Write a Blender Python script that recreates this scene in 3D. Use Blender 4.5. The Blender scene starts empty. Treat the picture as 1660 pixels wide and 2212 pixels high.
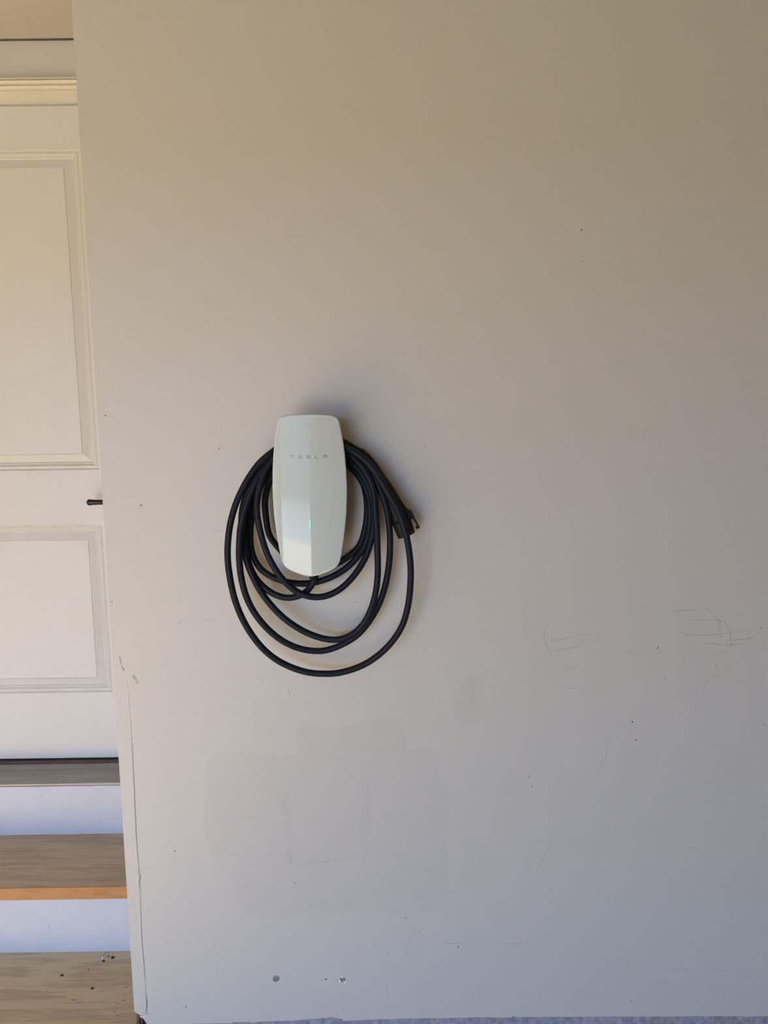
import bpy, bmesh, math, random
from mathutils import Vector, Matrix
random.seed(7)
sc = bpy.context.scene
C = sc.collection

# ---------------------------------------------------------------- camera
PITCH, ROLL, YAW = math.radians(7.53), math.radians(0.73), math.radians(0.16)
F, CX, CY = 1600.0, 830.0, 1106.0
CAM = Vector((0.0, -1.64, 1.6315))
fw = Vector((math.sin(YAW)*math.cos(PITCH), math.cos(YAW)*math.cos(PITCH), -math.sin(PITCH)))
r0 = Vector((math.cos(YAW), -math.sin(YAW), 0)); u0 = r0.cross(fw)
rt = r0*math.cos(ROLL) - u0*math.sin(ROLL); up = u0*math.cos(ROLL) + r0*math.sin(ROLL)
cd = bpy.data.cameras.new('camera'); cam = bpy.data.objects.new('camera', cd); C.objects.link(cam)
cd.sensor_fit = 'HORIZONTAL'; cd.sensor_width = 36.0; cd.lens = F/1660*36.0
cd.clip_start = 0.02
cam.matrix_world = Matrix(((rt.x, up.x, -fw.x, CAM.x), (rt.y, up.y, -fw.y, CAM.y), (rt.z, up.z, -fw.z, CAM.z), (0, 0, 0, 1)))
sc.camera = cam

# ---------------------------------------------------------------- world, sun, exposure
w = bpy.data.worlds.new('sky'); sc.world = w; w.use_nodes = True
wn = w.node_tree.nodes; wl = w.node_tree.links
bg = wn['Background']; bg.inputs[0].default_value = (0.29, 0.50, 1.0, 1); bg.inputs[1].default_value = 16.0
sd = bpy.data.lights.new('sun', 'SUN'); sun = bpy.data.objects.new('sun', sd); C.objects.link(sun)
sd.energy = 28.0; sd.color = (1.0, 0.88, 0.66); sd.angle = math.radians(0.6)
sdir = Vector((-0.04, 1.0, -0.44)).normalized()          # low sun behind the camera, through the garage door
sun.rotation_euler = sdir.to_track_quat('-Z', 'Y').to_euler()
vs = sc.view_settings
vs.view_transform = 'Standard'; vs.look = 'None'; vs.gamma = 1.0; vs.use_curve_mapping = False
vs.exposure = 0.83

# ---------------------------------------------------------------- helpers
def at(u, v, D):
    """photo point on the vertical plane D metres in front of the camera (y = D - 1.64)"""
    d = fw + rt*((u-CX)/F) - up*((v-CY)/F)
    return CAM + d*(D/d.y)
def srgb(r, g, b):
    f = lambda c: (c/255/12.92) if c/255 <= 0.04045 else ((c/255+0.055)/1.055)**2.4
    return (f(r), f(g), f(b), 1)
def tag(o, label=None, cat=None, group=None, kind=None):
    if label: o['label'] = label
    if cat: o['category'] = cat
    if group: o['group'] = group
    if kind: o['kind'] = kind
    return o
def link(name, me, m=None, parent=None, smooth=False, kind=None, label=None):
    o = bpy.data.objects.new(name, me); C.objects.link(o)
    if m: me.materials.append(m)
    if parent: o.parent = parent
    if kind: o['kind'] = kind
    if label: o['label'] = label
    if smooth:
        for p in me.polygons: p.use_smooth = True
    return o
def empty(name, loc=(0, 0, 0)):
    o = bpy.data.objects.new(name, None); C.objects.link(o); o.location = loc; o.empty_display_size = 0.05
    return o
def child(o, root):
    o.parent = root; o.matrix_parent_inverse = Matrix.Translation(-Vector(root.location)); return o
def frombm(name, bm, m=None, parent=None, smooth=False, **k):
    bmesh.ops.recalc_face_normals(bm, faces=bm.faces)
    me = bpy.data.meshes.new(name); bm.to_mesh(me); bm.free()
    return link(name, me, m, parent, smooth, **k)
def bevel_all(bm, off, seg=2):
    bmesh.ops.bevel(bm, geom=[e for e in bm.edges], offset=off, segments=seg, affect='EDGES', profile=0.5)
def box(bm, x0, x1, y0, y1, z0, z1, bev=0, seg=2):
    b = bmesh.new()
    bmesh.ops.create_cube(b, size=1)
    for v in b.verts:
        v.co = Vector(((x0+x1)/2+v.co.x*(x1-x0), (y0+y1)/2+v.co.y*(y1-y0), (z0+z1)/2+v.co.z*(z1-z0)))
    if bev: bevel_all(b, bev, seg)
    t = bpy.data.meshes.new('t'); b.to_mesh(t); b.free(); bm.from_mesh(t); bpy.data.meshes.remove(t)
def catmull(pts, n=8, closed=False):
    out = []; N = len(pts)
    g = (lambda i: pts[i % N]) if closed else (lambda i: pts[max(0, min(N-1, i))])
    for i in range(N if closed else N-1):
        p0, p1, p2, p3 = g(i-1), g(i), g(i+1), g(i+2)
        # centripetal parametrisation: no overshoot where points lie close together
        t0 = 0; t1 = t0+max(1e-6, (p1-p0).length**.5); t2 = t1+max(1e-6, (p2-p1).length**.5); t3 = t2+max(1e-6, (p3-p2).length**.5)
        if (p1-p0).length < 1e-9: t1 = t0+(t2-t1 or 1e-3); t2 = t1+max(1e-6, (p2-p1).length**.5); t3 = t2+max(1e-6, (p3-p2).length**.5); p0 = p1-(p2-p1)
        if (p3-p2).length < 1e-9: t3 = t2+(t2-t1); p3 = p2+(p2-p1)
        for k in range(n):
            t = t1+(t2-t1)*k/n
            a1 = p0*((t1-t)/(t1-t0))+p1*((t-t0)/(t1-t0)); a2 = p1*((t2-t)/(t2-t1))+p2*((t-t1)/(t2-t1)); a3 = p2*((t3-t)/(t3-t2))+p3*((t-t2)/(t3-t2))
            b1 = a1*((t2-t)/(t2-t0))+a2*((t-t0)/(t2-t0)); b2 = a2*((t3-t)/(t3-t1))+a3*((t-t1)/(t3-t1))
            out.append(b1*((t2-t)/(t2-t1))+b2*((t-t1)/(t2-t1)))
    if not closed: out.append(pts[-1].copy())
    return out
def tube(bm, pts, rad, seg=16, cap=True):
    """round tube along pts; rad a number or a function of the fraction 0..1"""
    N = len(pts); rings = []
    t_prev = None; nrm = None
    for i, p in enumerate(pts):
        t = (pts[min(N-1, i+1)]-pts[max(0, i-1)]).normalized()
        if nrm is None:
            a = Vector((0, 1, 0)) if abs(t.y) < .9 else Vector((1, 0, 0))
            nrm = (a-t*a.dot(t)).normalized()
        else:
            nrm = (nrm-t*nrm.dot(t)).normalized()
        b = t.cross(nrm)
        r = rad(i/(N-1)) if callable(rad) else rad
        rings.append([bm.verts.new(p+(nrm*math.cos(2*math.pi*k/seg)+b*math.sin(2*math.pi*k/seg))*r) for k in range(seg)])
    for a, b in zip(rings, rings[1:]):
        for k in range(seg): bm.faces.new((a[k], a[(k+1) % seg], b[(k+1) % seg], b[k]))
    if cap: bm.faces.new(rings[0][::-1]); bm.faces.new(rings[-1])

# ---------------------------------------------------------------- materials
def mat(name, col, rough=0.6, metal=0.0, noise=0.0, nscale=8.0, bump=0.0, bscale=200.0, coat=0.0, spec=0.5, stretch=None, dark=None):
    m = bpy.data.materials.new(name); m.use_nodes = True
    n, l = m.node_tree.nodes, m.node_tree.links
    p = n['Principled BSDF']
    p.inputs['Base Color'].default_value = col; p.inputs['Roughness'].default_value = rough
    p.inputs['Metallic'].default_value = metal; p.inputs['Specular IOR Level'].default_value = spec
    p.inputs['Coat Weight'].default_value = coat; p.inputs['Coat Roughness'].default_value = 0.03
    tc = n.new('ShaderNodeTexCoord'); src = tc.outputs['Object']
    if stretch:
        mp = n.new('ShaderNodeMapping'); mp.inputs['Scale'].default_value = stretch
        l.new(src, mp.inputs[0]); src = mp.outputs[0]
    if noise:
        t = n.new('ShaderNodeTexNoise'); t.inputs['Scale'].default_value = nscale; t.inputs['Detail'].default_value = 6
        l.new(src, t.inputs['Vector'])
        r = n.new('ShaderNodeValToRGB'); r.color_ramp.elements[0].position = 0.3; r.color_ramp.elements[1].position = 0.7
        d = dark or tuple(c*(1-noise) for c in col[:3])+(1,)
        r.color_ramp.elements[0].color = d; r.color_ramp.elements[1].color = col
        l.new(t.outputs[0], r.inputs[0]); l.new(r.outputs[0], p.inputs['Base Color'])
    if bump:
        t2 = n.new('ShaderNodeTexNoise'); t2.inputs['Scale'].default_value = bscale; t2.inputs['Detail'].default_value = 4
        l.new(src, t2.inputs['Vector'])
        b = n.new('ShaderNodeBump'); b.inputs['Strength'].default_value = bump; b.inputs['Distance'].default_value = 0.002
        l.new(t2.outputs[0], b.inputs['Height']); l.new(b.outputs[0], p.inputs['Normal'])
    return m
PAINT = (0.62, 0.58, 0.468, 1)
def wall_paint():
    m = mat('wall_paint', PAINT, 0.42, spec=0.35)
    n, l = m.node_tree.nodes, m.node_tree.links; p = n['Principled BSDF']
    tc = next(x for x in n if x.type == 'TEX_COORD')
    # slight unevenness of the rolled paint
    def M(op, a, b=None, c=None):
        q = n.new('ShaderNodeMath'); q.operation = op
        for i, s in enumerate((a, b, c)):
            if s is None: continue
            if isinstance(s, (int, float)): q.inputs[i].default_value = s
            else: l.new(s, q.inputs[i])
        return q.outputs[0]
    def noise(scale, detail=4, sc3=None):
        t = n.new('ShaderNodeTexNoise'); t.inputs['Scale'].default_value = scale; t.inputs['Detail'].default_value = detail
        s = tc.outputs['Object']
        if sc3:
            mp = n.new('ShaderNodeMapping'); mp.inputs['Scale'].default_value = sc3; l.new(s, mp.inputs[0]); s = mp.outputs[0]
        l.new(s, t.inputs['Vector']); return t.outputs[0]
    sep = n.new('ShaderNodeSeparateXYZ'); l.new(tc.outputs['Object'], sep.inputs[0])
    wob = M('MULTIPLY', M('SUBTRACT', noise(9, 4), 0.5), 0.08)
    X = M('ADD', sep.outputs[0], wob); Z = M('ADD', sep.outputs[2], M('MULTIPLY', wob, -0.8))
    def rrect(cx, cz, hx, hz, rad, soft):
        dx = M('MAXIMUM', M('SUBTRACT', M('ABSOLUTE', M('SUBTRACT', X, cx)), hx-rad), 0)
        dz = M('MAXIMUM', M('SUBTRACT', M('ABSOLUTE', M('SUBTRACT', Z, cz)), hz-rad), 0)
        d = M('SQRT', M('ADD', M('MULTIPLY', dx, dx), M('MULTIPLY', dz, dz)))
        mr = n.new('ShaderNodeMapRange'); mr.interpolation_type = 'SMOOTHSTEP'
        l.new(d, mr.inputs[0]); mr.inputs[1].default_value = rad-soft; mr.inputs[2].default_value = rad+soft
        mr.inputs[3].default_value = 1; mr.inputs[4].default_value = 0
        return mr.outputs[0]
    def P(u, v): q = at(u, v, 1.64); return q.x, q.z
    def R(u0, v0, u1, v1, rad, soft):
        x0, z1 = P(u0, v0); x1, z0 = P(u1, v1)
        return rrect((x0+x1)/2, (z0+z1)/2, (x1-x0)/2, (z1-z0)/2, rad, soft)
    big = R(500, 1690, 972, 1970, 0.04, 0.006)          # the repaired, repainted area
    top = R(640, 1562, 872, 1640, 0.03, 0.004)
    arm = R(440, 1625, 948, 1850, 0.03, 0.005)
    union = M('MAXIMUM', M('MAXIMUM', big, top), arm)
    smear = R(985, 1450, 1040, 1560, 0.03, 0.02)
    colf = M('ADD', M('MULTIPLY', union, 0.036), M('MULTIPLY', M('MULTIPLY', smear, noise(60, 5)), 0.12))
    colf = M('ADD', colf, M('MULTIPLY', M('SUBTRACT', noise(3.5, 3), 0.5), 0.06))
    # trowel hollows inside the patch
    tr = M('MAXIMUM', R(612, 1720, 634, 1860, 0.01, 0.01), R(782, 1690, 802, 1860, 0.01, 0.012))
    colf = M('ADD', colf, M('MULTIPLY', tr, 0.04))
    mx = n.new('ShaderNodeMix'); mx.data_type = 'RGBA'; mx.inputs[6].default_value = PAINT; mx.inputs[7].default_value = (0.0, 0.0, 0.0, 1)
    l.new(colf, mx.inputs[0]); l.new(mx.outputs[2], p.inputs['Base Color'])
    h = M('ADD', M('MULTIPLY', union, 0.35), M('MULTIPLY', tr, -0.35))
    h = M('ADD', h, M('MULTIPLY', noise(260, 3), 0.10))
    h = M('ADD', h, M('MULTIPLY', noise(40, 4, (1, 1, 0.18)), 0.10))
    h = M('ADD', h, M('MULTIPLY', noise(5, 2), 0.6))
    spk = R(990, 1740, 1050, 1920, 0.03, 0.03); spk2 = R(470, 1860, 510, 1930, 0.02, 0.02)
    h = M('ADD', h, M('MULTIPLY', M('MULTIPLY', M('MAXIMUM', spk, spk2), noise(330, 5)), 0.9))
    b = n.new('ShaderNodeBump'); b.inputs['Strength'].default_value = 0.6; b.inputs['Distance'].default_value = 0.0022
    l.new(h, b.inputs['Height']); l.new(b.outputs[0], p.inputs['Normal'])
    return m
def wood(name, base, dark, rough=0.7, stretch=(1.2, 14, 14)):
    m = bpy.data.materials.new(name); m.use_nodes = True
    n, l = m.node_tree.nodes, m.node_tree.links; p = n['Principled BSDF']; p.inputs['Roughness'].default_value = rough
    p.inputs['Specular IOR Level'].default_value = 0.25
    tc = n.new('ShaderNodeTexCoord'); mp = n.new('ShaderNodeMapping'); mp.inputs['Scale'].default_value = stretch
    l.new(tc.outputs['Object'], mp.inputs[0])
    nz = n.new('ShaderNodeTexNoise'); nz.inputs['Scale'].default_value = 1.6; nz.inputs['Detail'].default_value = 3
    l.new(mp.outputs[0], nz.inputs['Vector'])
    # contour lines of a stretched noise: flat sawn growth rings
    mul = n.new('ShaderNodeMath'); mul.operation = 'MULTIPLY'; mul.inputs[1].default_value = 26; l.new(nz.outputs[0], mul.inputs[0])
    sn = n.new('ShaderNodeMath'); sn.operation = 'SINE'; l.new(mul.outputs[0], sn.inputs[0])
    fine = n.new('ShaderNodeTexNoise'); fine.inputs['Scale'].default_value = 12; fine.inputs['Detail'].default_value = 6
    l.new(mp.outputs[0], fine.inputs['Vector'])
    ad = n.new('ShaderNodeMath'); ad.operation = 'MULTIPLY_ADD'; ad.inputs[1].default_value = 0.16
    l.new(sn.outputs[0], ad.inputs[0]); l.new(fine.outputs[0], ad.inputs[2])
    r = n.new('ShaderNodeValToRGB'); r.color_ramp.elements[0].position = 0.22; r.color_ramp.elements[1].position = 0.62
    r.color_ramp.elements[0].color = dark; r.color_ramp.elements[1].color = base
    l.new(ad.outputs[0], r.inputs[0]); l.new(r.outputs[0], p.inputs['Base Color'])
    b = n.new('ShaderNodeBump'); b.inputs['Strength'].default_value = 0.35; b.inputs['Distance'].default_value = 0.001
    l.new(ad.outputs[0], b.inputs['Height']); l.new(b.outputs[0], p.inputs['Normal'])
    return m
M_wall = wall_paint()
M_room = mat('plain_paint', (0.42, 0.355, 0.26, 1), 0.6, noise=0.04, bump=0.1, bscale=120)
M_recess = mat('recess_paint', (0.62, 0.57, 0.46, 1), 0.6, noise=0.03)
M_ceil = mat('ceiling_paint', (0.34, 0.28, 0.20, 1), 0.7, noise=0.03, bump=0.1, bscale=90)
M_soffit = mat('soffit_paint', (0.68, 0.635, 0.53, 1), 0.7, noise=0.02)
M_floor = mat('concrete', (0.46, 0.365, 0.25, 1), 0.8, noise=0.25, nscale=5, bump=0.5, bscale=60)
M_stem = mat('rough_concrete', (0.42, 0.41, 0.39, 1), 0.9, noise=0.45, nscale=70, bump=1.0, bscale=140)
M_drive = mat('driveway', (0.50, 0.39, 0.22, 1), 0.85, noise=0.2, nscale=3)
M_blocker = mat('blocker_dark', (0.16, 0.16, 0.14, 1), 0.8, noise=0.3, nscale=6)
M_door = mat('door_paint', (0.74, 0.71, 0.60, 1), 0.38, noise=0.02, bump=0.06, bscale=300, spec=0.4)
M_trimw = mat('trim_paint', (0.80, 0.74, 0.57, 1), 0.4, noise=0.02, bump=0.06, bscale=300)
M_riser = mat('riser_paint', (0.66, 0.655, 0.62, 1), 0.45, noise=0.05, nscale=14, bump=0.15, bscale=90)
M_alu = mat('aluminium', (0.46, 0.45, 0.43, 1), 0.42, metal=0.7, noise=0.25, nscale=9, stretch=(0.6, 16, 16), bump=0.2, bscale=40)
M_rubber = mat('door_sweep_rubber', (0.02, 0.02, 0.02, 1), 0.9, spec=0.1)
M_brown = mat('sill_wood', (0.14, 0.08, 0.06, 1), 0.7, noise=0.3)
M_tread = wood('weathered_tread', (0.66, 0.53, 0.36, 1), (0.50, 0.39, 0.27, 1))
M_tread_low = wood('light_tread', (0.74, 0.60, 0.37, 1), (0.56, 0.44, 0.28, 1), stretch=(1.3, 11, 11))
M_fresh = wood('orange_nosing', (0.60, 0.29, 0.10, 1), (0.47, 0.21, 0.07, 1), stretch=(1.5, 9, 9))
M_blackmetal = mat('black_metal', (0.012, 0.012, 0.013, 1), 0.33, metal=0.4)
M_glass = mat('white_glass', (0.57, 0.615, 0.535, 1), 0.04, spec=0.42)
M_bezel = mat('bezel_plastic', (0.80, 0.84, 0.79, 1), 0.3, spec=0.3)
M_shell = mat('grey_shell', (0.10, 0.105, 0.11, 1), 0.5)
M_letter = mat('grey_print', (0.18, 0.18, 0.17, 1), 0.35)
M_cable = mat('cable_rubber', (0.0078, 0.0096, 0.0165, 1), 0.55, noise=0.25, nscale=30, bump=0.15, bscale=260, spec=0.24)
M_plug = mat('plug_plastic', (0.008, 0.009, 0.011, 1), 0.5, bump=0.1, bscale=500, spec=0.22)
M_dark = mat('dark_gap', (0.02, 0.02, 0.022, 1), 0.9)
M_plugfill = mat('torn_board', (0.50, 0.38, 0.32, 1), 0.95, noise=0.6, nscale=300, bump=1.0, bscale=500)
M_speck = mat('dirt_speck', (0.06, 0.055, 0.05, 1), 0.8)
def scuff_mat(name, col, alpha):
    m = mat(name, col, 0.7); n, l = m.node_tree.nodes, m.node_tree.links
    tc = next(x for x in n if x.type == 'TEX_COORD'); t = n.new('ShaderNodeTexNoise'); t.inputs['Scale'].default_value = 70; t.inputs['Detail'].default_value = 3
    l.new(tc.outputs['Object'], t.inputs['Vector'])
    mr = n.new('ShaderNodeMapRange'); mr.inputs[1].default_value = 0.3; mr.inputs[2].default_value = 0.7; mr.inputs[3].default_value = alpha*0.3; mr.inputs[4].default_value = alpha
    l.new(t.outputs[0], mr.inputs[0]); l.new(mr.outputs[0], n['Principled BSDF'].inputs['Alpha'])
    return m
M_scuff = scuff_mat('pencil_scuff', (0.10, 0.095, 0.09, 1), 0.6)
M_scufff = scuff_mat('faint_scuff', (0.16, 0.15, 0.14, 1), 0.35)
M_groove = mat('shadow_crack', (0.30, 0.27, 0.23, 1), 0.9)
M_white = mat('chipped_white', (0.85, 0.82, 0.76, 1), 0.7)
M_led = bpy.data.materials.new('status_led'); M_led.use_nodes = True
pl = M_led.node_tree.nodes['Principled BSDF']; pl.inputs['Base Color'].default_value = (0.1, 0.8, 0.4, 1)
pl.inputs['Emission Color'].default_value = (0.08, 1.0, 0.38, 1); pl.inputs['Emission Strength'].default_value = 0.8

# ---------------------------------------------------------------- room shell
ZB = 0.16                        # underside of the painted wall (top of the concrete stem)
ZC = at(80, 88, 2.276).z                       # ceiling
XL = at(223, 1100, 1.64).x       # left end of the charger wall
XR, XLEFT, YR = 2.3, -3.4, -5.4
def slab(name, *b, m, kind='structure', parent=None, bev=0, label=None):
    bm = bmesh.new(); box(bm, *b, bev=bev); o = frombm(name, bm, m, parent, kind=kind)
    if label: o['label'] = label
    return o
slab('floor', XLEFT-.1, XR+.1, YR-.1, 1.0, -0.12, 0.0, m=M_floor)
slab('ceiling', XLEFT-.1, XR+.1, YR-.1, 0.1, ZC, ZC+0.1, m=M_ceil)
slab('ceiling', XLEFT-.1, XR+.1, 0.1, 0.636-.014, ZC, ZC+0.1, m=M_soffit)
slab('ceiling', XLEFT-.1, XR+.1, 0.6, 1.0, ZC+.010, ZC+0.11, m=M_soffit)  # raised over a slot added to give the corner its dark shade line
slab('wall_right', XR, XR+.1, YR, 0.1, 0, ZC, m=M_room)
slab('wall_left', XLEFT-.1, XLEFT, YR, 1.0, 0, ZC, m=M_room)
# front of the garage with its open door (behind the camera)
DX0, DX1, DH = -3.1, -0.62, 2.12
slab('wall_front', DX1, XR, YR-.12, YR, 0, ZC, m=M_room)
slab('wall_front', XLEFT, DX0, YR-.12, YR, 0, ZC, m=M_room)
slab('wall_front', DX0, DX1, YR-.12, YR, DH, ZC, m=M_room)
slab('driveway', -14, 10, -16, YR-.1, -0.12, -0.01, m=M_drive)
o = slab('sky_blocker', -14, 10, -12.7, -12.5, -0.01, 2.0, m=M_blocker)  # unseen wall added to hold back sky and shape the glass reflection

# main wall: jagged lower paint edge, holes for the two old fixings
def hole_pts(u, v, r, n=20):
    c = at(u, v, 1.64); return [Vector((c.x+math.cos(2*math.pi*k/n)*r, 0, c.z+math.sin(2*math.pi*k/n)*r)) for k in range(n)]
low = [(405, 2212), (440, 2211), (500, 2210.5), (503, 2208), (538, 2207.5), (541, 2209), (560, 2207), (600, 2205.5), (640, 2204), (665, 2202), (672, 2200.5), (690, 2200.5), (705, 2198.5),
       (716, 2197.5), (730, 2199.5), (739, 2201), (742, 2205), (765, 2204.5), (800, 2202.5), (860, 2200.5), (930, 2199.3), (1000, 2198.6), (1030, 2197.3), (1100, 2198), (1108, 2197), (1220, 2196.6), (1300, 2195.8), (1400, 2196), (1500, 2195.4), (1600, 2195.2), (1612, 2196.2), (1660, 2195)]
edge = [Vector((XL, 0, at(288, 2180, 1.64).z))]
edge += [Vector((XL+.012, 0, at(300, 2192, 1.64).z)), Vector((XL+.022, 0, at(308, 2204, 1.64).z)), Vector((XL+.03, 0, at(309, 2215, 1.64).z))]
edge += [Vector((at(u, v, 1.64).x, 0, at(u, v, 1.64).z)) for u, v in low]
zr = edge[-1].z
outline = edge + [Vector((XR, 0, zr)), Vector((XR, 0, ZC)), Vector((XL, 0, ZC))]
bm = bmesh.new()
def loop(bm, pts):
    vsx = [bm.verts.new(p) for p in pts]; return vsx, [bm.edges.new((vsx[i], vsx[(i+1) % len(vsx)])) for i in range(len(vsx))]
ov, oe = loop(bm, outline)
H1, H2 = hole_pts(597, 2114, .0088), [p+Vector((random.uniform(-.0012, .0012), 0, random.uniform(-.0012, .0012))) for p in hole_pts(740.5, 2117, .0078)]
h1v, h1e = loop(bm, H1); h2v, h2e = loop(bm, H2)
bmesh.ops.triangle_fill(bm, edges=oe+h1e+h2e, use_beauty=True)
for f in list(bm.faces):        # keep the holes open
    c = f.calc_center_median()
    if all(v in h1v for v in f.verts) or all(v in h2v for v in f.verts): bm.faces.remove(f)
for hv in (h1v, h2v):           # hole walls
    back = [bm.verts.new(v.co+Vector((0, .006, 0))) for v in hv]
    for k in range(len(hv)): bm.faces.new((hv[k], hv[(k+1) % len(hv)], back[(k+1) % len(hv)], back[k]))
# end face towards the door recess, underside and back
bk = [bm.verts.new(v.co+Vector((0, .10, 0))) for v in ov]
for k in range(len(ov)): bm.faces.new((ov[k], ov[(k+1) % len(ov)], bk[(k+1) % len(ov)], bk[k]))
wall = frombm('wall_back', bm, M_wall, kind='structure')
for v in wall.data.polygons: pass
# normals of the front must face the room
for f in wall.data.polygons: pass
# plugs of torn board in the two holes
for (u, v, r) in ((597, 2115, .0086), (740.5, 2117.5, .0076)):
    c = at(u, v, 1.64); bm = bmesh.new()
    cv = bm.verts.new((c.x, .0005, c.z)); rings = []
    for j in range(1, 5):
        rings.append([bm.verts.new((c.x+math.cos(2*math.pi*k/14)*r*j/4, .0015+random.uniform(-.001, .0012)+(0.002 if j == 4 else 0), c.z+math.sin(2*math.pi*k/14)*r*j/4)) for k in range(14)])
    for k in range(14):
        bm.faces.new((cv, rings[0][k], rings[0][(k+1) % 14]))
        for j in range(3): bm.faces.new((rings[j][k], rings[j][(k+1) % 14], rings[j+1][(k+1) % 14], rings[j+1][k]))
    frombm('hole_filling', bm, M_plugfill, wall)
    bm = bmesh.new()                        # lifted rim of paint around the hole
    arc = [Vector((c.x+math.cos(a)*(r+.0006), -.0002, c.z+math.sin(a)*(r+.0006))) for a in [math.pi*(0.95+1.1*k/16) for k in range(17)]]
    tube(bm, arc, .0007, 6); frombm('paint_rim', bm, M_white, wall, True)
# return wall of the recess, back wall of the recess around the door
DD = 2.256                                       # distance of the door face
YD = DD-1.64
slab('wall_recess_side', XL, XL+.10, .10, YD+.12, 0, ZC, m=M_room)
# concrete stem below the painted wall
bm = bmesh.new()
nx = 240
rows = [0.0, 0.05, 0.10, 0.14, ZB+0.02]
x0s, x1s = XL+.026, XR
g = [[bm.verts.new((x0s+(x1s-x0s)*i/nx, .004+random.uniform(-.0022, .0022), z)) for i in range(nx+1)] for z in rows]
for a, b in zip(g, g[1:]):
    for i in range(nx): bm.faces.new((a[i], a[i+1], b[i+1], b[i]))
frombm('wall_footing', bm, M_stem, kind='structure')

# corner strip (taped corner bead) with its peeling lower end
def ribbon(bm, pts, w, y=-.0004, taper=True):
    """flat strip along pts lying on the wall"""
    N = len(pts); L = []
    for i, p in enumerate(pts):
        t = (pts[min(N-1, i+1)]-pts[max(0, i-1)]).normalized(); nn = Vector((-t.z, 0, t.x))
        ww = w*(math.sin(math.pi*(i+.35)/(N-.3)) if taper else 1)*.5
        L.append((bm.verts.new(Vector((p.x, y, p.z))+nn*ww), bm.verts.new(Vector((p.x, y, p.z))-nn*ww)))
    for a, b in zip(L, L[1:]): bm.faces.new((a[0], b[0], b[1], a[1]))
def PX(pts, D=1.64, n=5): return catmull([at(u, v, D) for u, v in pts], n)
sp = [(282, 1560), (285, 1600), (289, 1680), (293, 1760), (297, 1830), (301, 1890), (304, 1960), (307, 2030), (311, 2080), (314, 2120), (317, 2150), (317, 2180), (312, 2192)]
lp = [at(u, v, 1.64) for u, v in sp]
bm = bmesh.new(); zt = at(280, 1480, 1.64).z
front = [Vector((XL-.0001, -.0001, zt+.02)), Vector((lp[0].x-.001, -.0001, zt+.02))] + [Vector((p.x, -.0009, p.z)) for p in lp] + [Vector((XL+.014, -.0009, at(300, 2194, 1.64).z)), Vector((XL-.0006, -.0009, at(289, 2184, 1.64).z))]
fv = [bm.verts.new(p) for p in front]; bm.faces.new(fv)
bv = [bm.verts.new(Vector((p.x, .0002, p.z))) for p in front]
for k in range(len(fv)): bm.faces.new((fv[k], fv[(k+1) % len(fv)], bv[(k+1) % len(fv)], bv[k]))
tr1 = frombm('trim_1', bm, M_wall, kind='structure')
bm = bmesh.new(); ribbon(bm, PX([(284, 1590), (289, 1680), (293, 1770), (297, 1840), (302, 1890)]), .0011, -.0011)
ribbon(bm, PX([(298, 1878), (304, 1893), (301, 1905), (304, 1925)]), .0022, -.0012)
ribbon(bm, PX([(303, 1920), (307, 2030), (311, 2080), (314, 2120)]), .0010, -.0011)
ribbon(bm, PX([(314, 2140), (317, 2160), (317, 2178), (313, 2190)]), .0030, -.0012)
frombm('paint_crack', bm, M_groove, tr1)
# peeled lip and dark splintered gap at the foot of the corner
bm = bmesh.new()
tube(bm, [at(u, v, 1.637) for u, v in ((302, 2196), (308, 2197), (313, 2193.5), (317, 2190))], .0015, 7)
frombm('paint_lip', bm, M_white, tr1, True)
bm = bmesh.new(); box(bm, XL+.008, XL+.034, .006, .03, 0, ZB+.045); frombm('gap_shadow', bm, M_dark, tr1)
bm = bmesh.new()
for k, (x, wd) in enumerate(((XL+.004, .007), (XL+.012, .006))):
    box(bm, x, x+wd, -.002+.002*k, .006, 0.0, ZB+.022-.006*k, bev=.0015)
frombm('split_stud', bm, M_brown, tr1)

# ---------------------------------------------------------------- wear on the wall
bm = bmesh.new()
dark = [[(1185, 1341), (1177, 1360), (1176, 1375), (1181, 1392), (1192, 1415), (1205, 1433)],
        [(1180, 1384.5), (1205, 1382), (1230, 1377), (1258, 1371), (1285, 1370.5)],
        [(1196, 1405), (1220, 1402), (1258, 1394)],
        [(1470, 1345.5), (1490, 1340.5), (1520, 1339.5), (1562, 1342), (1576, 1358), (1579, 1375), (1579, 1392), (1572, 1402), (1550, 1412), (1532, 1420)],
        [(1448, 1322), (1470, 1318.5), (1515, 1319)],
        [(1463, 1364), (1480, 1370), (1510, 1371.5), (1552, 1370), (1612, 1359)],
        [(1554, 1383.5), (1590, 1382), (1620, 1378), (1636, 1371)],
        [(1510, 1389), (1540, 1390), (1570, 1393), (1605, 1390), (1635, 1395)],
        [(1515, 1309), (1535, 1323), (1553, 1340), (1557, 1365), (1561, 1378)]]
for p in dark: ribbon(bm, PX(p), .0011)
frombm('scuff_marks', bm, M_scuff, wall, kind='stuff')
bm = bmesh.new()
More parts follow.
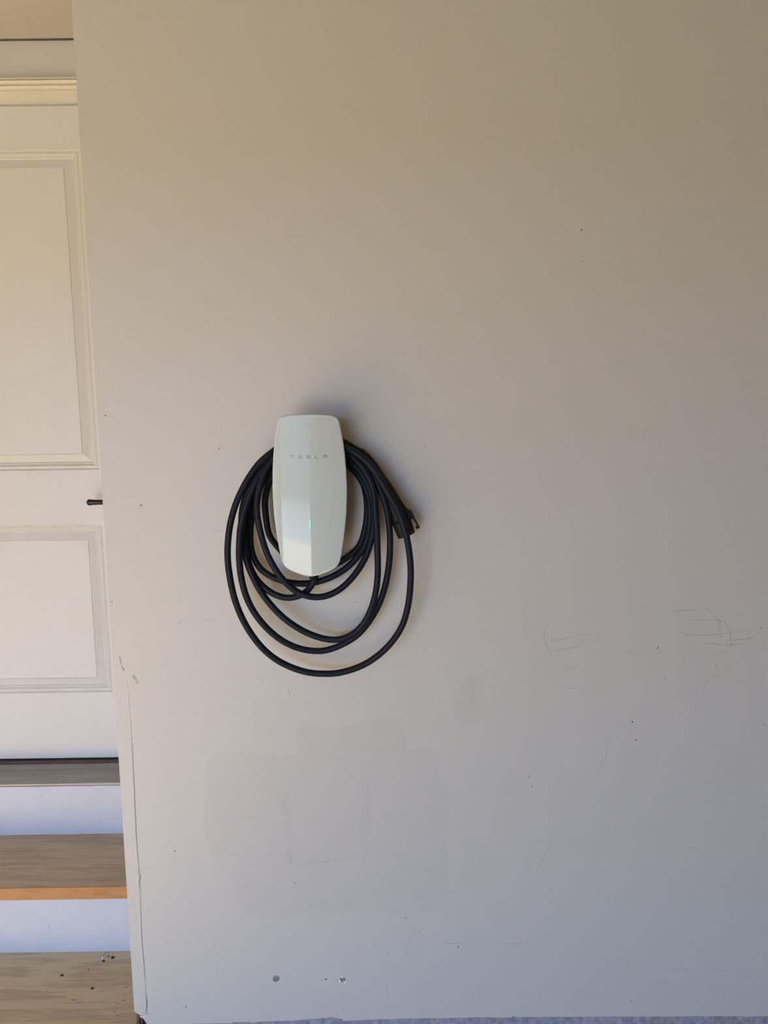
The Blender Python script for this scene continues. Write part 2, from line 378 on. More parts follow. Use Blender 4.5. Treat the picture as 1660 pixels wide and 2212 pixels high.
faint = [[(1211, 1446), (1235, 1442), (1250, 1439)], [(1205, 1487), (1230, 1487), (1262, 1486)], [(1348, 1409.5), (1365, 1409), (1375, 1412), (1382, 1417)],
         [(1396, 1511), (1380, 1528), (1358, 1550)], [(1350, 1556), (1330, 1580)], [(1320, 1595), (1313, 1610), (1310, 1630), (1300, 1650), (1285, 1675), (1266, 1700)],
         [(1205, 1792), (1180, 1840), (1150, 1905)], [(1513, 1450), (1505, 1475), (1499, 1488)], [(1582, 1440), (1560, 1454), (1535, 1466), (1522, 1485), (1519, 1498)],
         [(1545, 1422), (1546, 1440), (1543, 1449)], [(1375, 1317), (1400, 1309), (1422, 1301)], [(434, 706), (445, 698), (456, 693)], [(850, 1960), (880, 1990), (915, 2022), (942, 2052)],
         [(630, 1863), (690, 1862), (740, 1855), (800, 1842)], [(660, 1374), (690, 1366)], [(460, 1148), (480, 1147)], [(380, 1347), (405, 1337)], [(432, 1340), (470, 1338)], [(1245, 1382), (1262, 1383), (1273, 1388)]]
for p in faint: ribbon(bm, PX(p), .0011)
for p in [[(958, 2038), (980, 2038), (1010, 2040)], [(1080, 2039), (1120, 2038), (1142, 2039)], [(1462, 2031), (1467, 2031.5), (1471, 2031)], [(834, 2131), (836, 2140), (837, 2148)], [(807, 2028), (811, 2036), (808, 2044)], [(463, 2030), (464, 2055)], [(468, 2085), (470, 2110)]]:
    ribbon(bm, PX(p), .0018)
frombm('faint_scuffs', bm, M_scufff, wall, kind='stuff')
bm = bmesh.new()
def dot(u, v, r, D=1.64, y=-.0006):
    c = at(u, v, D); vs_ = [bm.verts.new((c.x+math.cos(2*math.pi*k/8)*r*random.uniform(.8, 1.2), y, c.z+math.sin(2*math.pi*k/8)*r*random.uniform(.8, 1.3))) for k in range(8)]
    bm.faces.new(vs_)
for u, v, r in ((1257, 497, 1.6), (1258, 565, .9), (473, 969, 1.3), (228, 898, 1.6), (242, 1300, 1.4), (1374, 1598, 1.5), (1149, 1698, 1.4), (1143, 1677, 1.1), (1493, 1831, 1.2), (705, 2115, 2.0), (1422, 1397, 1.2), (1421, 1401, 1.2), (1367, 1559, 1.8),
                (1645, 1357, 1.3), (1652, 1566, 1.2), (638, 1906, 1.2), (378, 1838, 1.5), (377, 1830, .8), (402, 2174, 1.4), (837, 2057, 1.1), (917, 967, 1.0), (1313, 2079, 1), (1364, 2161, 1.1), (1110, 2196, 1.6), (770, 1301, 1.0), (305, 1091, 1.6), (1436, 1465, 1), (877, 1983, 1.2), (990, 2045, 1.6)):
    dot(u, v, r*.00105)
frombm('dirt_specks', bm, M_speck, wall, kind='stuff')
bm = bmesh.new()
for p in [[(258, 1417), (259, 1425), (262, 1436)], [(262, 1438), (265, 1444), (269, 1449)]]: tube(bm, PX(p, 1.6395), lambda t: .0004+.0008*math.sin(math.pi*min(1, max(0, t))), 6)
for p in [[(286, 1460), (297, 1477)], [(288, 1458), (299, 1475)], [(279, 1596), (288, 1610)], [(623, 1493), (628, 1502)], [(585, 1509), (588, 1515)], [(901, 57), (902, 66)], [(1195, 1500), (1196, 1508)], [(900, 1620), (901, 1630)], [(620, 1840), (630, 1868)]]: tube(bm, PX(p, 1.6396, 2), .0005, 5)
tube(bm, PX([(1425, 2096), (1450, 2097), (1490, 2094.5), (1530, 2095.5), (1580, 2096.5), (1620, 2094.5), (1700, 2094)], 1.6398), .0007, 6)
tube(bm, PX([(740, 2185), (742, 2172), (744, 2162)], 1.6398, 2), .0005, 5)
frombm('paint_ridges', bm, M_wall, wall, True, kind='stuff')
bm = bmesh.new()
for p in [[(288, 1461.5), (298.5, 1478.5)], [(290, 1459.5), (300.5, 1476.5)], [(561, 1460), (569, 1476)], [(625, 1494), (629, 1503)]]: ribbon(bm, PX(p, 1.64, 2), .0008, -.0007)
frombm('gouges', bm, M_groove, wall, kind='stuff')

# ---------------------------------------------------------------- door recess
xs = lambda u, v, D=DD: at(u, v, D).x
zs = lambda v, u=130, D=DD: at(u, v, D).z
PR = xs(172, 340)                                  # right outer edge of the panel moulding
DRX = PR+.115; DLX = PR-.59-.115                   # door slab
ZD0, ZD1 = zs(1637.5), zs(228.5)
# wall above and beside the door
slab('wall_recess_back', XLEFT, XL+.01, YD+.02, YD+.12, ZD1+.07, ZC+.0, m=M_recess)
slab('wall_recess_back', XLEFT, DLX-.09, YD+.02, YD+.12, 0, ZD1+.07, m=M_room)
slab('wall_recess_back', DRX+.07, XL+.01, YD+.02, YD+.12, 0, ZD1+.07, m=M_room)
slab('sky_leak_slab', XLEFT, XL+.1, YD+.125, YD+.16, 0, ZC+.1, m=M_room)  # closing slab added behind the door so no sky leaks through
door = bpy.data.objects.new('door_1', None); C.objects.link(door); door.location = ((DLX+DRX)/2, YD, ZD0); door['kind'] = 'structure'
door['label'] = 'cream two-panel door with black lever handle in the left recess'
# slab with panels: nested rectangular rings give the moulded profile
prof = [(0, 0), (.0012, .0015), (.0040, .0052), (.0050, .0054), (.0105, .0026), (.0125, .0030), (.0178, .0088), (.0188, .0088), (.0200, .0080), (.0240, .0122), (.0250, .0122), (.0470, .0034), (.0478, .0052), (.0490, .0052), (.0498, .0030)]
px0, px1 = PR-.59, PR
panels = []
for va, vb in ((322, 1015.5), (1133, 1496.5)):
    za, zb_ = zs(vb), zs(va); panels.append((px0, px1, za, zb_))
bm = bmesh.new()
def q(a, b, c, d, y=0): bm.faces.new([bm.verts.new((p[0], YD+y, p[1])) for p in (a, b, c, d)])
zz = [ZD0, panels[1][2], panels[1][3], panels[0][2], panels[0][3], ZD1]
q((DLX, zz[0]), (px0, zz[0]), (px0, zz[5]), (DLX, zz[5])); q((px1, zz[0]), (DRX, zz[0]), (DRX, zz[5]), (px1, zz[5]))
q((px0, zz[0]), (px1, zz[0]), (px1, zz[1]), (px0, zz[1])); q((px0, zz[2]), (px1, zz[2]), (px1, zz[3]), (px0, zz[3])); q((px0, zz[4]), (px1, zz[4]), (px1, zz[5]), (px0, zz[5]))
for (xa, xb, yy0, yy1) in (): pass
# slab edges
for a, b in (((DLX, ZD0), (DRX, ZD0)), ((DRX, ZD0), (DRX, ZD1)), ((DRX, ZD1), (DLX, ZD1)), ((DLX, ZD1), (DLX, ZD0))):
    bm.faces.new([bm.verts.new((a[0], YD, a[1])), bm.verts.new((b[0], YD, b[1])), bm.verts.new((b[0], YD+.044, b[1])), bm.verts.new((a[0], YD+.044, a[1]))])
sl = frombm('door_slab', bm, M_door); child(sl, door)
for (xa, xb, za, zb_) in panels:
    bm = bmesh.new(); R_ = []
    for t, dpt in prof: R_.append([bm.verts.new((x, YD+dpt, z)) for x, z in ((xa+t, za+t), (xb-t, za+t), (xb-t, zb_-t), (xa+t, zb_-t))])
    for a, b in zip(R_, R_[1:]):
        for k in range(4): bm.faces.new((a[k], a[(k+1) % 4], b[(k+1) % 4], b[k]))
    bm.faces.new(R_[-1]); child(frombm('door_panel', bm, M_door), door)
# lever handle: rose behind the wall edge, lever towards the middle of the door
hz = zs(1085, 205, DD-.05); xt = xs(188, 1085, DD-.05)
hx = DRX-.062
bm = bmesh.new()
tube(bm, [Vector((hx, YD, hz)), Vector((hx, YD-.009, hz)), Vector((hx, YD-.011, hz))], lambda t: .032 if t < .9 else .029, 28)
tube(bm, [Vector((hx, YD-.008, hz)), Vector((hx, YD-.05, hz))], .010, 16)
child(frombm('handle_rose', bm, M_blackmetal, None, True), door)
bm = bmesh.new()
L = hx-xt
secs = [(0.012, .0085, .0075), (0.0, .0095, .0080), (-.02, .0085, .0065), (-L*.45, .0075, .0062), (-L*.62, .0078, .0062), (-L*.85, .0086, .0070), (-L*.91, .0100, .0078), (-L*.955, .0082, .0080), (-L*.985, .0062, .0065), (-L, .0030, .0035)]
rg = []
for dx, hh, dd in secs:
    rg.append([bm.verts.new((hx+dx, YD-.05+math.sin(a)*dd, hz+math.cos(a)*hh)) for a in [2*math.pi*k/16 for k in range(16)]])
for a, b in zip(rg, rg[1:]):
    for k in range(16): bm.faces.new((a[k], a[(k+1) % 16], b[(k+1) % 16], b[k]))
bm.faces.new(rg[0]); bm.faces.new(rg[-1][::-1])
child(frombm('lever_handle', bm, M_blackmetal, None, True), door)


# casing head and jamb (profile run along x), legs beside the door
def run(name, prof_, xa, xb, m, kind='structure'):
    bm = bmesh.new(); A = [bm.verts.new((xa, y, z)) for y, z in prof_]; B = [bm.verts.new((xb, y, z)) for y, z in prof_]
    n_ = len(prof_)
    for k in range(n_): bm.faces.new((A[k], A[(k+1) % n_], B[(k+1) % n_], B[k]))
    bm.faces.new(A); bm.faces.new(B[::-1]); return frombm(name, bm, m, kind=kind)
Y0 = YD+.021
zc = lambda v, dep: at(130, v, DD-dep).z
pr = [(Y0, zc(166, 0.0)), (YD-.006, zc(166.5, .006)), (YD-.007, zc(169.5, .007)), (YD-.003, zc(171, .003)), (YD-.012, zc(173, .012)), (YD-.0095, zc(179, .0095)), (YD-.005, zc(181.5, .005)), (YD-.001, zc(183, .001)), (YD-.005, zc(185, .005)), (YD-.002, zc(190, .002)), (YD+.0015, zc(193, 0)),
      (YD+.010, zc(195, -.008)), (YD+.010, zc(200.5, -.008)), (YD+.0125, zc(202, -.010)), (YD+.0125, zc(224.0, -.010)), (YD+.0145, zc(225.5, -.013)), (YD+.0145, zc(227.5, -.013)), (Y0+.02, zc(227.6, -.013)), (Y0+.02, zc(166, 0.0))]
run('trim_2', pr, DLX-.085, DRX+.085, M_trimw)
for s, xa in ((1, DRX+.004), (-1, DLX-.004)):
    bm = bmesh.new(); x1 = xa+s*.078
    box(bm, min(xa, x1), max(xa, x1), YD-.008, YD+.02, ZD0-.02, zc(202, 0), bev=.003); frombm('trim_3', bm, M_trimw, kind='structure')

# sill, risers and treads
X0S, X1S = -2.0, XL-.0
D2 = 2.1262; YS2 = D2-1.64
zsill = at(150, 1691.5, D2).z
ztop = at(150, 1650.5, YD-.020+1.64).z; zmid = at(150, 1661, D2+.100).z; zbr = at(150, 1644.5, YD-.016+1.64).z
sill = empty('door_sill', (0, YS2, ZB+.2)); tag(sill, 'grey worn aluminium sill plate directly under the cream door', 'door sill')
prs = [(YS2-.004, zsill-.0095), (YS2-.004, zsill-.0070), (YS2-.001, zsill-.0065), (YS2-.001, zsill-.0035), (YS2-.004, zsill-.0030), (YS2-.004, zsill), (YS2+.002, zsill+.0005)]
for k in range(10):
    y = YS2+.006+k*.0092; zb2 = zsill+.0005+(y-YS2)/.100*(zmid-zsill)
    prs += [(y, zb2), (y+.0012, zb2+.0007), (y+.0045, zb2+.0009), (y+.006, zb2+.0003)]
prs += [(YS2+.099, zmid), (YS2+.101, zmid+.0012), (YD-.019, ztop), (YD+.04, ztop), (YD+.04, zsill-.0095)]
bmx = run('sill_plate', prs, X0S, X1S, M_alu, kind=None); child(bmx, sill)
bm = bmesh.new(); box(bm, X0S, X1S, YD-.016, YD+.03, ztop-.002, zbr, bev=.001); child(frombm('wood_strip', bm, M_brown), sill)
bm = bmesh.new(); box(bm, X0S, X1S, YD-.004, YD+.03, zbr-.001, ZD0-.0005); child(frombm('seal', bm, M_rubber), sill)

steps = empty('doorstep', (-1.1, 0.2, 0)); tag(steps, 'wooden steps with white risers and brown plank treads below the door', 'steps')
Z2t = ZB+.2069; Z2b = ZB+.1708
def riser(y, z0, z1, jag):
    bm = bmesh.new(); n_ = 90; a = []; b = []
    for i in range(n_+1):
        x = X0S+(X1S-X0S)*i/n_
        dz = (random.uniform(-.0016, .0008) if jag else 0)
        a.append((bm.verts.new((x, y, z0)), bm.verts.new((x, y, z1+dz)), bm.verts.new((x, y+.018, z1)), bm.verts.new((x, y+.018, z0))))
    for p, q_ in zip(a, a[1:]):
        for k in range(4): bm.faces.new((p[k], p[(k+1) % 4], q_[(k+1) % 4], q_[k]))
    bm.faces.new(a[0]); bm.faces.new(a[-1][::-1])
    return child(frombm('riser', bm, M_riser), steps)
riser(YS2, Z2t-.001, zsill-.008, True)
slabz = bmesh.new(); box(slabz, X0S, X1S, YS2+.0005, YS2+.015, zsill-.02, zsill-.008); child(frombm('riser_board', slabz, M_stem), steps)
YN2 = 1.866-1.64
bm = bmesh.new(); n_ = 80; a = []
for i in range(n_+1):
    x = X0S+(X1S-X0S)*i/n_; j = random.uniform(-.0014, .0014)
    a.append([bm.verts.new(c) for c in ((x, YN2+.0035+j, Z2t), (x, YS2+.02, Z2t), (x, YS2+.02, Z2b), (x, YN2+.006, Z2b))])
for p, q_ in zip(a, a[1:]):
    for k in range(4): bm.faces.new((p[k], p[(k+1) % 4], q_[(k+1) % 4], q_[k]))
child(frombm('tread', bm, M_tread, label='weathered grey-brown tread plank'), steps)
bm = bmesh.new(); box(bm, X0S, X1S, YN2, YN2+.008, Z2b, Z2t-.0006, bev=.0015); child(frombm('nosing', bm, M_fresh, label='bright orange-brown front edge of the upper tread'), steps)
D1 = 1.886; YS1 = D1-1.64
riser(YS1, ZB-.001, Z2b+.001, False)
bm = bmesh.new(); box(bm, X0S, XL+.003, -.045, YS1+.02, ZB-.037, ZB, bev=.003); child(frombm('tread', bm, M_tread_low, label='light brown bottom tread plank with knots'), steps)
riser(-.025, 0, ZB-.037, False)
# dark joint lines where risers meet treads, knots and nail marks of the bottom tread
bm = bmesh.new()
def topdot(u, v, rx, ry, z=ZB, lift=.0004, n_=10):
    d = fw + rt*((u-CX)/F) - up*((v-CY)/F); p = CAM+d*((z+lift-CAM.z)/d.z)
    bm.faces.new([bm.verts.new((p.x+math.cos(2*math.pi*k/n_)*rx*random.uniform(.75, 1.2), p.y+math.sin(2*math.pi*k/n_)*ry*random.uniform(.75, 1.2), z+lift)) for k in range(n_)])
    return p
for u, v, rx, ry in ((273, 2133, .0035, .0016), (270, 2148, .0042, .0013), (267, 2161, .0055, .0014), (254, 2168, .0045, .0013), (247, 2185, .0045, .0014), (255, 2194, .005, .0014), (219, 2142, .0013, .001), (102, 2137, .0016, .0014), (160, 2160, .009, .0018), (172, 2165, .006, .0012), (240, 1868, .001, .001), (247, 1852, .0015, .0012)):
    topdot(u, v, rx, ry) if v > 2056 else topdot(u, v, rx, ry, Z2t)
child(frombm('wood_marks', bm, mat('knot_brown', (0.30, 0.21, 0.14, 1), .8), kind='stuff'), steps)
bm = bmesh.new()
def onr(u, v, D, r, h):
    c = at(u, v, D); bm.faces.new([bm.verts.new((c.x+math.cos(2*math.pi*k/8)*r*random.uniform(.7, 1.3), c.y-.0004, c.z+math.sin(2*math.pi*k/8)*h*random.uniform(.7, 1.3))) for k in range(8)])
for u, v, D, r, h in ((89, 1719, D2, .0012, .005), (217, 1774, D2, .0012, .006), (160, 1784, D2, .0025, .0025), (200, 1766, D2, .0014, .0014), (223, 1733, D2, .001, .002), (105, 2001, D1, .001, .005), (107, 2014, D1, .001, .004), (239, 2003, D1, .001, .006)): onr(u, v, D, r, h)
child(frombm('riser_scuffs', bm, M_scufff, kind='stuff'), steps)

# crumbs lying on the bottom tread
def crumb(name, u, v, size, m, label, cat, z=ZB, flat=.55, seed=1, squash=(1, 1)):
    rnd = random.Random(seed); d = fw + rt*((u-CX)/F) - up*((v-CY)/F); p = CAM+d*((z-CAM.z)/d.z)
    bm = bmesh.new(); bmesh.ops.create_icosphere(bm, subdivisions=2, radius=size)
    for vv in bm.verts:
        k = rnd.uniform(.65, 1.25); vv.co = Vector((vv.co.x*k*squash[0], vv.co.y*k*squash[1], max(vv.co.z*k*flat, -size*flat*.8)))
    mz = min(vv.co.z for vv in bm.verts)
    for vv in bm.verts: vv.co.z -= mz
    o = frombm(name, bm, m); o.location = (p.x, p.y, z); tag(o, label, cat); return o
M_chip = mat('white_chip', (0.75, 0.75, 0.74, 1), .5); M_seed = mat('dry_seed', (0.065, 0.04, 0.032, 1), .8, noise=.4, nscale=200)
crumb('paint_chip', 221.5, 2070, .0035, M_chip, 'tiny white paint chip on the bottom tread by the wall corner', 'debris', seed=2)
crumb('seed_husk', 224, 2077, .0036, M_seed, 'small dark brown husk just below the white paint chip', 'debris', seed=3)
crumb('seed_husk', 234.5, 2066.5, .0026, M_seed, 'smallest dark husk between the paint chip and the larger right husk', 'debris', seed=4, squash=(.7, 1.3))
crumb('seed_husk', 244, 2069.5, .0042, M_seed, 'brown husk on the bottom tread, rightmost of the upper cluster', 'debris', seed=5, squash=(1.3, .9))
crumb('seed_husk', 133.5, 2108, .0038, M_seed, 'lone dark husk left of the tread centre', 'debris', seed=6, squash=(1.2, .8))
crumb('seed_husk', 191.5, 2094, .0019, M_seed, 'round dark speck of dirt right of the lone husk', 'debris', seed=7)
bm = bmesh.new()
c = topdot(199.5, 2135, .001, .001)
bm.free(); bm = bmesh.new(); pts = []
top_ = bm.verts.new((0, 0, .0035)); ringv = [bm.verts.new((math.cos(2*math.pi*k/10)*(.0065 if k % 2 == 0 else .0035), math.sin(2*math.pi*k/10)*(.0065 if k % 2 == 0 else .0035), .0004)) for k in range(10)]
for k in range(10): bm.faces.new((ringv[k], ringv[(k+1) % 10], top_))
bm.faces.new(ringv[::-1])
o = frombm('dried_flower', bm, mat('purple_brown', (0.09, 0.055, 0.065, 1), .8)); o.location = (c.x, c.y, ZB); tag(o, 'star-shaped purple-brown dried bud on the bottom tread', 'debris')
bm = bmesh.new()
def topp(u, v, z): d = fw + rt*((u-CX)/F) - up*((v-CY)/F); return CAM+d*((z-CAM.z)/d.z)
tube(bm, catmull([topp(222, 2064, ZB+.001), topp(228, 2058, ZB+.002), topp(238, 2056.5, ZB+.001)], 4), .0004, 6)
o = frombm('dry_stalk', bm, M_seed); tag(o, 'hair-thin dry stalk arching behind the paint chip', 'debris')

# ---------------------------------------------------------------- charger
half = [(0, 0), (22, .2), (43, 1.6), (55, 4.2), (62, 9), (66.2, 17), (70.5, 38), (75, 66), (78.6, 100), (80.8, 140), (81, 172), (79.4, 212), (76, 248), (71, 284), (66.2, 311), (62.8, 323), (57, 332), (48, 338.8), (33, 345.3), (15, 351.2), (0, 354)]
K = 0.001*1.53*1000/F*1.005
half = [(a*K, b*K) for a, b in half]
Hh = half[-1][1]
hp = catmull([Vector((a, 0, -b)) for a, b in half], 4)
outl = [(p.x, p.z) for p in hp] + [(-p.x, p.z) for p in hp[-2:0:-1]]
topc = at(665.5, 895, 1.533)
TILT = math.radians(-0.35)
ch = empty('ev_charger', (topc.x+.0, 0, topc.z-Hh/2)); tag(ch, 'white glossy wall-mounted electric car charger with black cable looped around it', 'charger')
def CH(x, y, z):      # charger-local (x across, y out of wall negative, z from its top) to world
    x2 = x*math.cos(TILT)-(z)*math.sin(TILT)*-1; z2 = z*math.cos(TILT)-x*math.sin(TILT)*1
    return Vector((topc.x+x*math.cos(TILT)-z*math.sin(TILT), y, topc.z+x*math.sin(TILT)+z*math.cos(TILT)))
def yf(x): return -.1105+.0095*(x/.078)**2
cz_ = -Hh*.5
def ring(k, yfun):
    return [(x*k, yfun(x*k), cz_+(z-cz_)*k) for x, z in outl]
def loft(name, rings, m, parent, smooth=True, cap0=False, cap1=False):
    bm = bmesh.new(); V_ = [[bm.verts.new(CH(*p)) for p in r] for r in rings]; n_ = len(V_[0])
    for a, b in zip(V_, V_[1:]):
        for i in range(n_): bm.faces.new((a[i], a[(i+1) % n_], b[(i+1) % n_], b[i]))
    if cap0: bm.faces.new(V_[0])
    if cap1: bm.faces.new(V_[-1][::-1])
    return child(frombm(name, bm, m, None, smooth), parent)
rs = [ring(k, yf) for k in (.02, .15, .3, .45, .6, .75, .87, .94, .975)]
loft('faceplate', rs, M_glass, ch, cap0=True)
def yo(off): return lambda x: yf(x)+off
rs = [ring(.975, yo(0)), ring(.982, yo(.0003)), ring(.991, yo(.0013)), ring(.997, yo(.0035)), ring(1.0, yo(.0065)), ring(.996, yo(.012)), ring(.975, yo(.017)), ring(.95, yo(.019))]
loft('bezel', rs, M_bezel, ch)
def yc(y): return lambda x: y
def ring2(kx, kz, dz, y): return [(x*kx, y, cz_+dz+(z-cz_)*kz) for x, z in outl]
rs = [ring2(.955, .97, 0, -.085), ring2(.93, .96, 0, -.080), ring2(.80, .66, -.026, -.074), ring2(.76, .60, -.030, -.06), ring2(.76, .60, -.030, -.030), ring2(.78, .62, -.030, -.008), ring2(.78, .62, -.030, 0.0)]
loft('body', rs, M_shell, ch, cap0=True, cap1=True)
# status light
def strip(x0, x1, z0, z1, off, n_=1):
    out = []
    for i in range(n_): pass
    v = [bm.verts.new(CH(x, yf(x)-off, z)) for x, z in ((x0, z0), (x1, z0), (x1, z1), (x0, z1))]
    b_ = [bm.verts.new(CH(x, yf(x)+.001, z)) for x, z in ((x0, z0), (x1, z0), (x1, z1), (x0, z1))]
    bm.faces.new(v)
    for k in range(4): bm.faces.new((v[k], v[(k+1) % 4], b_[(k+1) % 4], b_[k]))
S = K
bm = bmesh.new(); strip(-.00075, .00075, -245.5*S, -228*S, .0003); child(frombm('status_light', bm, M_led, label='thin green status light'), ch)
# lettering on the glass
def bar(x0, x1, z0, z1):      # letter cell 0..1 x 0..1
    n_ = 1
    strip(ox+x0*lw, ox+x1*lw, zt0-lh*(1-z0), zt0-lh*(1-z1), .0002)
lw, lh = .0080, .0070; zt0 = -(981.8-895)*S; th = .15
for ch_, ox in (('T', -.0383), ('E', -.0207), ('S', -.0041), ('L', .0131), ('A', .0300)):
    bm = bmesh.new(); tw = th*.9
    if ch_ == 'T': bar(0, 1, 1-th, 1); bar(.5-tw/2, .5+tw/2, 0, .72)
    if ch_ == 'E': bar(0, 1, 1-th, 1); bar(0, 1, .5-th/2, .5+th/2); bar(0, 1, 0, th)
    if ch_ == 'S': bar(0, 1, 1-th, 1); bar(0, 1, .5-th/2, .5+th/2); bar(0, 1, 0, th); bar(0, tw, .5, 1-th); bar(1-tw, 1, th, .5)
    if ch_ == 'L': bar(0, tw, 0, 1); bar(tw, 1, 0, th)
    if ch_ == 'A': bar(0, 1, 1-th, 1); bar(0, 1, .72-th, .72); bar(0, tw, 0, .72-th); bar(1-tw, 1, 0, .72-th)
    child(frombm('letter', bm, M_letter), ch)
# gland at the lower tip
gx = at(678.5, 1243, 1.575)
bm = bmesh.new(); tube(bm, [gx+Vector((0, 0, .012)), gx+Vector((0, 0, .0)), gx+Vector((0, 0, -.0075))], lambda t: .0105 if t < .7 else .0095, 20)
child(frombm('cable_gland', bm, M_plug, None, True), ch)

# ---------------------------------------------------------------- cable: one run from the gland through six loops to the plug
# (photo x, photo y, distance from the wall in mm)
path = [
 (679, 1246, 62), (677.5, 1255, 62), (671, 1268, 62), (658, 1281, 61), (640, 1289, 60), (618, 1291, 59), (594, 1284, 57), (570, 1268, 54), (551, 1246, 50), (539, 1220, 46), (532, 1190, 42), (531, 1155, 36), (537, 1110, 30), (552, 1060, 24), (575, 1018, 20), (610, 985, 16), (665, 968, 14), (715, 975, 14),
 # loop F (innermost)
 (747, 993, 16), (775, 1023, 20), (789, 1058, 22), (793.5, 1095, 22), (789.5, 1140, 22), (776, 1180, 24), (752, 1203, 26), (715, 1222, 28), (665, 1224, 28), (625, 1205, 27), (601, 1182, 27), (583, 1157, 30), (575, 1118, 34), (573, 1080, 36), (580, 1048, 36), (597, 1012, 34), (625, 985, 30), (668, 972, 28), (712, 976, 28),
 # loop G
 (748, 1000, 30), (776, 1030, 32), (794, 1065, 34), (800, 1100, 34), (799, 1135, 34), (790, 1175, 36), (771, 1205, 40), (742, 1232, 43), (708, 1250, 45), (668, 1260, 46), (630, 1259, 46), (592, 1248, 45), (563, 1228, 40), (547, 1200, 33), (541, 1160, 26), (545, 1115, 22), (558, 1065, 22), (580, 1018, 26), (615, 980, 32), (665, 962, 40), (710, 968, 46),
 # loop E (front)
 (748, 988, 47), (778, 1018, 48), (797, 1050, 50), (806, 1090, 50), (808, 1130, 52), (802, 1168, 55), (788, 1208, 60), (762, 1247, 68), (733, 1274, 74), (702, 1288, 78), (672, 1289, 80), (645, 1280, 80), (618, 1259, 80), (595, 1230, 80), (575, 1190, 80), (562, 1145, 79), (555, 1105, 77), (556, 1075, 75), (563, 1045, 72), (574, 1016, 68), (592, 992, 62), (625, 965, 56), (668, 950, 54), (710, 955, 56),
 # loop C
 (748, 978, 58), (776, 1000, 60), (796, 1030, 62), (808, 1065, 64), (811, 1100, 66), (814, 1140, 70), (816, 1190, 74), (816.5, 1240, 76), (812, 1280, 76), (801, 1318, 74), (785, 1348, 72), (762, 1370, 70), (736, 1380.5, 68), (708, 1381, 67), (668, 1369, 66), (625, 1344, 65), (590, 1312, 63), (562, 1275, 61), (544, 1240, 59), (531, 1205, 57), (525, 1165, 53), (522, 1125, 51), (525, 1095, 52), (536, 1060, 54), (553, 1027, 54), (577, 996, 50), (613, 964, 44), (665, 945, 40), (712, 952, 42),
 # loop B
 (748, 972, 44), (780, 996, 47), (806, 1028, 50), (824, 1064, 53), (836, 1100, 56), (842.5, 1150, 58), (842.5, 1200, 58), (836, 1250, 57), (822, 1298, 56), (802, 1336, 54), (773, 1371, 52), (738, 1393, 52), (705, 1404.5, 54), (678, 1406, 56), (645, 1400, 60), (612, 1385, 64), (581, 1361, 67), (553, 1328, 70), (533, 1290, 72), (522, 1250, 73), (517, 1205, 74), (517.5, 1170, 74), (520, 1140, 74), (527, 1108, 73), (540, 1070, 71), (558, 1032, 68), (583, 998, 62), (620, 962, 54), (668, 945, 58), (710, 952, 68),
 # loop A (outermost)
 (745, 967, 74), (775, 983, 77), (800, 1005, 80), (822, 1037, 84), (844, 1074, 90), (860, 1103, 95), (872, 1134, 98), (881, 1170, 98), (887, 1214.5, 93), (887.6, 1251, 88), (883.3, 1300.6, 82), (871, 1347.4, 78), (849, 1384, 75), (817.3, 1415.7, 72), (780.6, 1438.5, 70), (735, 1453, 70), (700, 1455.4, 70), (659, 1451, 71), (609.3, 1432, 73), (573, 1405.6, 75), (546.3, 1374, 76), (524, 1336.5, 78), (506.6, 1291.7, 80), (495.4, 1237.3, 80), (492, 1200.6, 80), (493.5, 1161.5, 79), (499, 1126, 77), (509, 1091, 75), (522, 1060.5, 72), (539, 1030, 69), (562, 999, 65), (588, 977, 58), (620, 955, 44), (665, 942, 32), (710, 944, 28),
 (742, 955, 28), (768, 970, 30)]
pts = [at(u, v, 1.64-d/1000) for u, v, d in path]
bm = bmesh.new(); tube(bm, catmull(pts, 5), .0071, 14)
child(frombm('cable', bm, M_cable, None, True, label='matt black rubber cable wound in six loops'), ch)

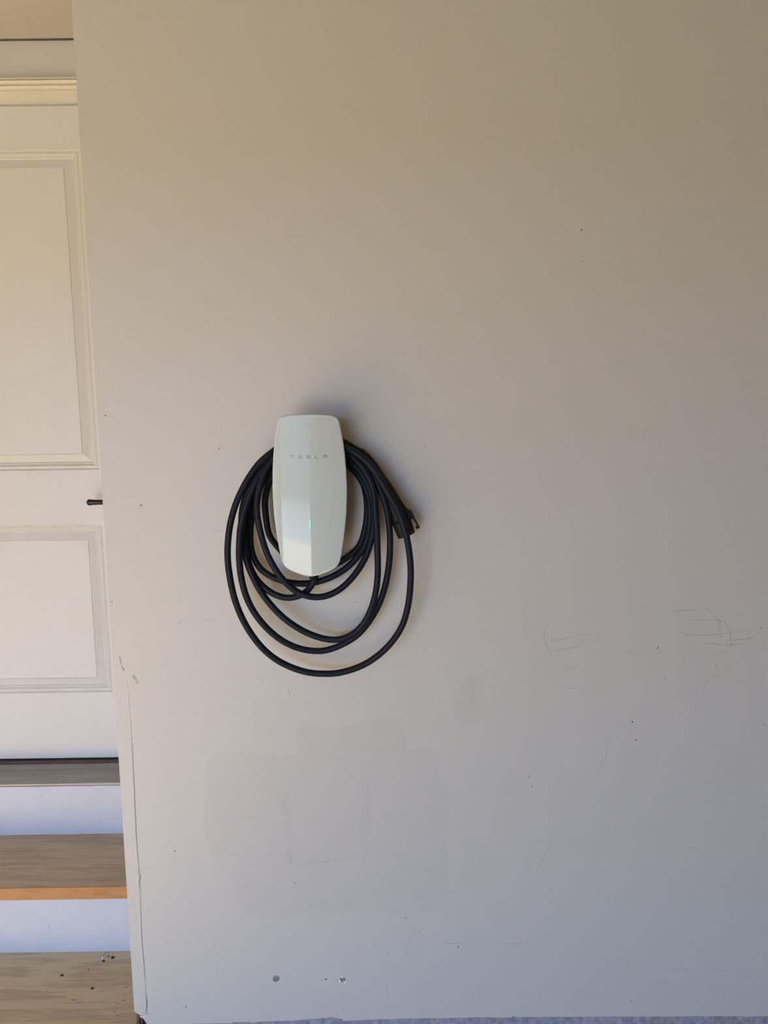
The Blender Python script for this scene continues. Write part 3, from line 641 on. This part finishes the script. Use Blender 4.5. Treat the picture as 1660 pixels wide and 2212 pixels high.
# plug: handle, nose, latch with hooked tip; axis runs down to the right
pa = [(768, 970, 30, 7.2), (778, 976, 32, 7.6), (778.5, 976.4, 32, 9.5), (792, 990, 34, 10.5), (806, 1007, 36, 11.5), (820, 1030, 38, 12.5), (833, 1052, 40, 14.5), (845, 1074, 42, 17), (855, 1096, 44, 19), (863, 1116, 46, 19.8), (867, 1126, 46.5, 20)]
plug = [at(u, v, 1.64-d/1000) for u, v, d, r in pa]
rr_ = [r/1000 for *_, r in pa]
bm = bmesh.new(); tube(bm, plug, lambda t: rr_[int(round(t*(len(rr_)-1)))], 24)
hd = child(frombm('plug', bm, M_plug, None, True, label='dark plastic charging plug hanging nose down'), ch)
ax = (plug[-1]-plug[-3]).normalized(); ax.y *= .3; ax.normalize()
e0 = plug[-1]
bm = bmesh.new()
nose = [e0-ax*.004, e0-ax*.001, e0+ax*.001, e0+ax*.031, e0+ax*.0335, e0+ax*.0336, e0+ax*.020]
nr = [.0190, .0206, .0210, .0203, .0190, .0165, .016]
tube(bm, nose, lambda t: nr[int(round(t*6))], 32)
o = frombm('plug_nose', bm, M_plug, hd, True)
o.matrix_parent_inverse = Matrix.Identity(4); o.parent = hd
# latch: flat bent lever on the outer side with hook
sd_ = Vector((-ax.z, 0, ax.x)); sd_ = sd_ if sd_.x > 0 else -sd_
def L2(u, v, dd=46): return at(u, v, 1.64-dd/1000)
prof_l = [(846, 1072), (856, 1075.5), (862.5, 1075), (866, 1079), (874, 1091), (882, 1100), (888, 1102.5), (891.5, 1107), (898, 1121), (906, 1136), (907.8, 1139.5), (905.5, 1142), (900.5, 1143.5), (898.2, 1140.5), (899.5, 1137), (901.5, 1136), (892.5, 1121), (889, 1122), (886, 1124), (878, 1130), (868, 1130), (856, 1100)]
bm = bmesh.new(); A = [bm.verts.new(L2(u, v, 53)) for u, v in prof_l]; B = [bm.verts.new(p.co+Vector((0, .013, 0))) for p in A]
for k in range(len(A)): bm.faces.new((A[k], A[(k+1) % len(A)], B[(k+1) % len(A)], B[k]))
fa = bm.faces.new(A); fb = bm.faces.new(B[::-1])
bmesh.ops.recalc_face_normals(bm, faces=bm.faces)
bmesh.ops.triangulate(bm, faces=[fa, fb])
o = frombm('latch', bm, M_plug, hd)
# make plug's children follow it without moving
for c_ in hd.children: c_.matrix_parent_inverse = Matrix.Identity(4); c_.location = (0, 0, 0)
